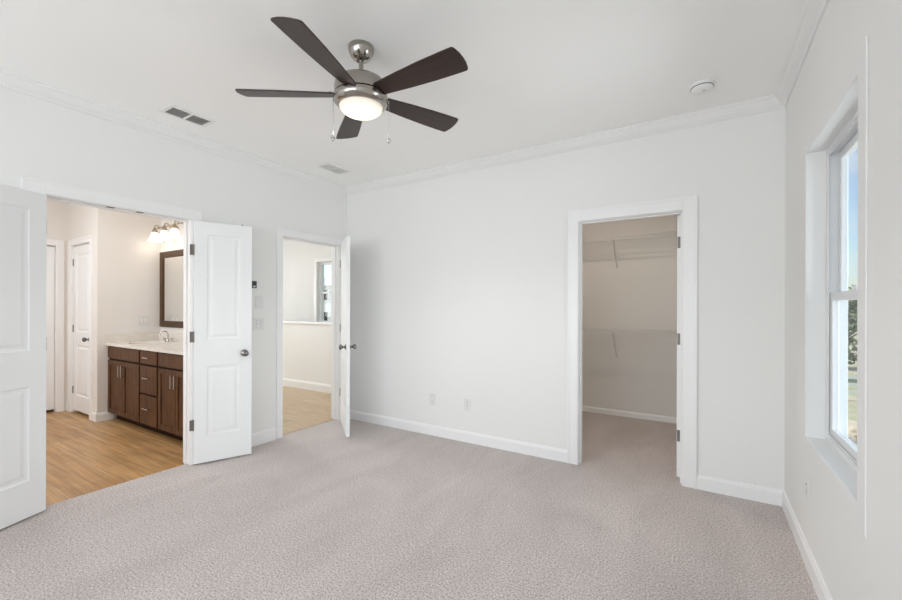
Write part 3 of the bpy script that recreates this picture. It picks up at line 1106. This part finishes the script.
def slab_with_hole(x0, x1, y0, y1, z0, z1, cx, cy, rx, ry):
    m = MB()
    bm = m.bm
    angs = sorted([2 * math.pi * k / 48 for k in range(48)] + [math.atan2(yy - cy, xx - cx) % (2 * math.pi) for xx in (x0, x1) for yy in (y0, y1)])
    def outer(a):
        dx, dy = math.cos(a), math.sin(a)
        t = min([(x1 - cx) / dx if dx > 1e-9 else 1e9, (x0 - cx) / dx if dx < -1e-9 else 1e9,
                 (y1 - cy) / dy if dy > 1e-9 else 1e9, (y0 - cy) / dy if dy < -1e-9 else 1e9])
        return cx + dx * t, cy + dy * t
    def inner(a):
        dx, dy = math.cos(a), math.sin(a)
        t = 1 / math.sqrt((dx / rx) ** 2 + (dy / ry) ** 2)
        return cx + dx * t, cy + dy * t
    L = []
    for fn, z in ((outer, z1), (inner, z1), (inner, z0), (outer, z0)):
        L.append([bm.verts.new((*fn(a), z)) for a in angs])
    n = len(angs)
    for A, B in zip(L, L[1:] + L[:1]):
        for k in range(n):
            bm.faces.new([A[k], A[(k + 1) % n], B[(k + 1) % n], B[k]])
    return m


def CT(mb, name, mat, **kw):
    bmesh.ops.translate(mb.bm, verts=mb.bm.verts, vec=-Vector(ct.location))
    return mb.build(name, mat, ct, **kw)


SX, SY = -5.555, 2.185
CT(slab_with_hole(-5.952, -3.94, 1.922, BY - .001,   .869, .899, SX, SY, .225, .160), 'slab', M['quartz'])
CT(MB().box((-5.952, BY - .021, .899), (-3.94, BY - .001, 1.003)), 'backsplash', M['quartz'], bevel=.002)
CT(MB().box((-5.952, 1.922, .899), (-5.933, BY - .021, 1.003)), 'side_splash', M['quartz'], bevel=.002)
m = MB()
pr = [(1.0, .869), (.985, .82), (.93, .77), (.80, .735), (.55, .716), (.15, .708), (.05, .706)]
rings = [[m.bm.verts.new((SX + .232 * r * math.cos(2 * math.pi * k / 40), SY + .167 * r * math.sin(2 * math.pi * k / 40), z)) for k in range(40)] for r, z in pr]
for A, B in zip(rings, rings[1:]):
    for k in range(40):
        m.bm.faces.new([A[k], A[(k + 1) % 40], B[(k + 1) % 40], B[k]])
m.bm.faces.new(rings[-1])
CT(m, 'sink_basin', M['ceramic'], smooth=True)

fa = empty('faucet', (SX, 2.405, .8995), label='brushed nickel gooseneck faucet with two handles behind the sink', cat='faucet')
arc = [(0, 0, 0), (0, 0, .10)] + [(0, -.055 + .055 * math.cos(a), .10 + .055 * math.sin(a)) for a in [R(k * 18) for k in range(1, 11)]] + [(0, -.113, .082)]
MB().tube(arc, [.012] * 2 + [.010] * 11, 12).lathe([(0, 0), (.026, 0), (.026, .008), (.016, .016), (.013, .03)], seg=20).build('spout', M['chrome'], fa, smooth=True)
for s in (-1, 1):
    MB().lathe([(0, 0), (.024, 0), (.024, .008), (.015, .016), (.013, .040), (.016, .046), (.012, .054), (0, .056)], (s * .10, 0, 0), 18).tube([(s * .10, 0, .048), (s * .165, -.004, .062)], [.007, .0045], 10).build('handle', M['chrome'], fa, smooth=True)

fa.scale = (.82, .82, .82)

# mirror
mi = empty('wall_mirror', (-5.55, BY, 1.07), label='rectangular mirror in a brown wood frame over the vanity', cat='mirror')
mx0, mx1, mz0, mz1 = -5.925, -5.155, 1.066, 2.02
def MI(mb, name, mat, **kw):
    bmesh.ops.translate(mb.bm, verts=mb.bm.verts, vec=-Vector(mi.location))
    return mb.build(name, mat, mi, **kw)
MI(MB().ring_xz(BY - .026, BY - .001, mx0, mx1, mz0, mz1, .080), 'frame', M['mirrorframe'], bevel=.005)
MI(MB().box((mx0 + .07, BY - .012, mz0 + .07), (mx1 - .07, BY - .008, mz1 - .07)), 'mirror_glass', M['mirror'])

# vanity light bar
vl = empty('vanity_light', (-5.55, BY, 2.27), label='three-shade brass and glass vanity light above the mirror, lit', cat='wall light')
MB().lathe([(0, 0), (.058, 0), (.060, -.008), (.052, -.018), (.0, -.022)], (0, -.001, .0), 32, 'Y').build('wall_canopy', M['bronze'], vl, smooth=True)
MB().tube([(-.30, -.075, .045), (.30, -.075, .045)], .008, 12).tube([(0, -.015, .0), (0, -.05, .02), (0, -.075, .045)], .008, 10).lathe([(0, .012), (.012, .006), (.012, -.006), (0, -.012)], (-.305, -.075, .045), 12, 'X').lathe([(0, .012), (.012, .006), (.012, -.006), (0, -.012)], (.305, -.075, .045), 12, 'X').build('arm', M['bronze'], vl, smooth=True)
for dx in (-.25, 0, .25):
    f = MB().tube([(dx, -.075, .045), (dx, -.100, .070), (dx, -.125, .060), (dx, -.130, .040)], .006, 10)
    f.lathe([(0, .050), (.010, .048), (.016, .030), (.028, .006), (.031, -.010), (0, -.010)], (dx, -.130, -.012), 24)
    fi = f.build('socket_cup', M['bronze'], vl, smooth=True)
    MB().lathe([(.024, -.010), (.036, -.026), (.046, -.055), (.054, -.082), (.068, -.108), (.078, -.122), (.074, -.122), (.064, -.106), (.050, -.080), (.042, -.054), (.032, -.027), (.020, -.012)], (dx, -.130, -.012), 32).build('glass_shade', M['shade'], vl, smooth=True)

# ------------------------------------------------------------------ outdoors
GZ = -3.0
MB().box((-140, 5.9, GZ - .3), (140, 160, GZ)).build('ground', M['ground'], kind=T)


def tree(x, y, h, r, mat, label, seed, n=1500, leaf_s=.22, group=None):
    rnd = random.Random(seed)
    o = empty('tree', (x, y, GZ), label=label, cat='tree', group=group)
    t = MB().tube([(0, 0, 0), (.05, .02, h * .3), (-.04, .05, h * .6), (0, 0, h * .85)], [.16, .13, .09, .03], 8)
    for k in range(7):
        a = rnd.uniform(0, 6.28)
        z = h * rnd.uniform(.28, .62)
        t.tube([(0, 0, z), (r * .35 * math.cos(a), r * .35 * math.sin(a), z + h * .12), (r * .7 * math.cos(a), r * .7 * math.sin(a), z + h * .2)], [.06, .04, .015], 6)
    t.build('trunk', M['bark'], o)
    m = MB()
    blobs = []
    for k in range(16):
        a = rnd.uniform(0, 6.28)
        q = rnd.uniform(0, 1)
        z = h * (.2 + .68 * q)
        rr = r * rnd.uniform(.1, .75) * math.sin(math.pi * (.18 + .70 * q))
        blobs.append((rr * math.cos(a), rr * math.sin(a), z, r * rnd.uniform(.30, .48)))
    for k in range(n):
        bx, by, bz, br = rnd.choice(blobs)
        v = Vector((rnd.gauss(0, 1), rnd.gauss(0, 1), rnd.gauss(0, 1))).normalized() * br * rnd.uniform(.55, 1.05)
        c_ = Vector((bx, by, bz)) + v
        u = Vector((rnd.gauss(0, 1), rnd.gauss(0, 1), rnd.gauss(0, 1))).normalized()
        w = u.orthogonal().normalized()
        s = leaf_s * rnd.uniform(.6, 1.3)
        q = [m.bm.verts.new(c_ + p) for p in (u * s, w * s * .5, -u * s, -w * s * .5)]
        m.bm.faces.new(q)
    m.build('crown', M[mat], o)
    return o


kinds = [('leafA', 'olive green'), ('leafB', 'yellowish green'), ('leafC', 'dark green')]
spots = [(5.6, 33, 5.0, 2.0, 0, 'olive green tree at the far edge of the window glass behind the rail fence'),
         (10.4, 33, 5.2, 2.1, 1, 'yellowish green tree behind the rail fence outside the window'),
         (8.4, 39.5, 5.8, 2.3, 2, 'dark green tree behind the yellowish one outside the window')]
for i, (x, y, h, r, k, lb) in enumerate(spots):
    tree(x, y, h, r, kinds[k][0], lb, 20 + i)

# rail fence across the lot
fe = empty('rail_fence', (8, 26, GZ), label='pale rail fence on the dry ground outside the window', cat='fence')
for k in range(9):
    x = -7 + k * 2.0
    MB().box((x - .07, -.07, 0), (x + .07, .07, 1.25)).build('post', M['fence'], fe, bevel=.01)
for z in (.45, .8, 1.12):
    MB().box((-7.1, -.025, z - .07), (9.1, .025, z + .07)).build('rail', M['fence'], fe)


def rock(x, y, s, label, seed):
    rnd = random.Random(seed)
    m = MB()
    bmesh.ops.create_icosphere(m.bm, subdivisions=3, radius=s)
    for v in m.bm.verts:
        v.co *= 1 + .16 * math.sin(v.co.x * 5 / s + seed) * math.cos(v.co.y * 4 / s) + rnd.uniform(-.04, .04)
        v.co.z *= .6
    o = m.build('rock', M['rock'], None)
    o.location = (x, y, GZ + s * .35)
    return tag(o, label, 'rock', 'sandy rocks outside the window')


for i, (x, y, s) in enumerate(((3.1, 14.2, .42), (3.7, 15.6, .55), (3.5, 17.2, .5), (4.3, 18.6, .6), (4.6, 16.3, .45))):
    rock(x, y, s, 'pale sandy rock on the dry ground below the bedroom window', 40 + i)

# neighbouring house seen through the hall window
ho = empty('house', (-46, 43, GZ), label='white neighbouring house with dark windows seen through the hall window', cat='house')
MB().box((-11, -3, 0), (11, 6, 7.5)).build('wall', M['siding'], ho)
MB().extrude([(-3.5, 7.4), (6.5, 7.4), (1.5, 9.0)], lambda p, s: (-11.4 + 22.8 * s, p[0], p[1])).build('roof', M['roof'], ho)
for zc in (2.95, 6.1):
    for k in range(9):
        x = -9.4 + k * 2.35
        f = MB().ring_xz(-3.06, -3.0, x - .62, x + .62, zc - .80, zc + .80, .08).build('window', M['vinyl'], ho)
        MB().box((x - .55, -3.03, zc - .73), (x + .55, -3.01, zc + .73)).build('window_glass', M['darkglass'], f)
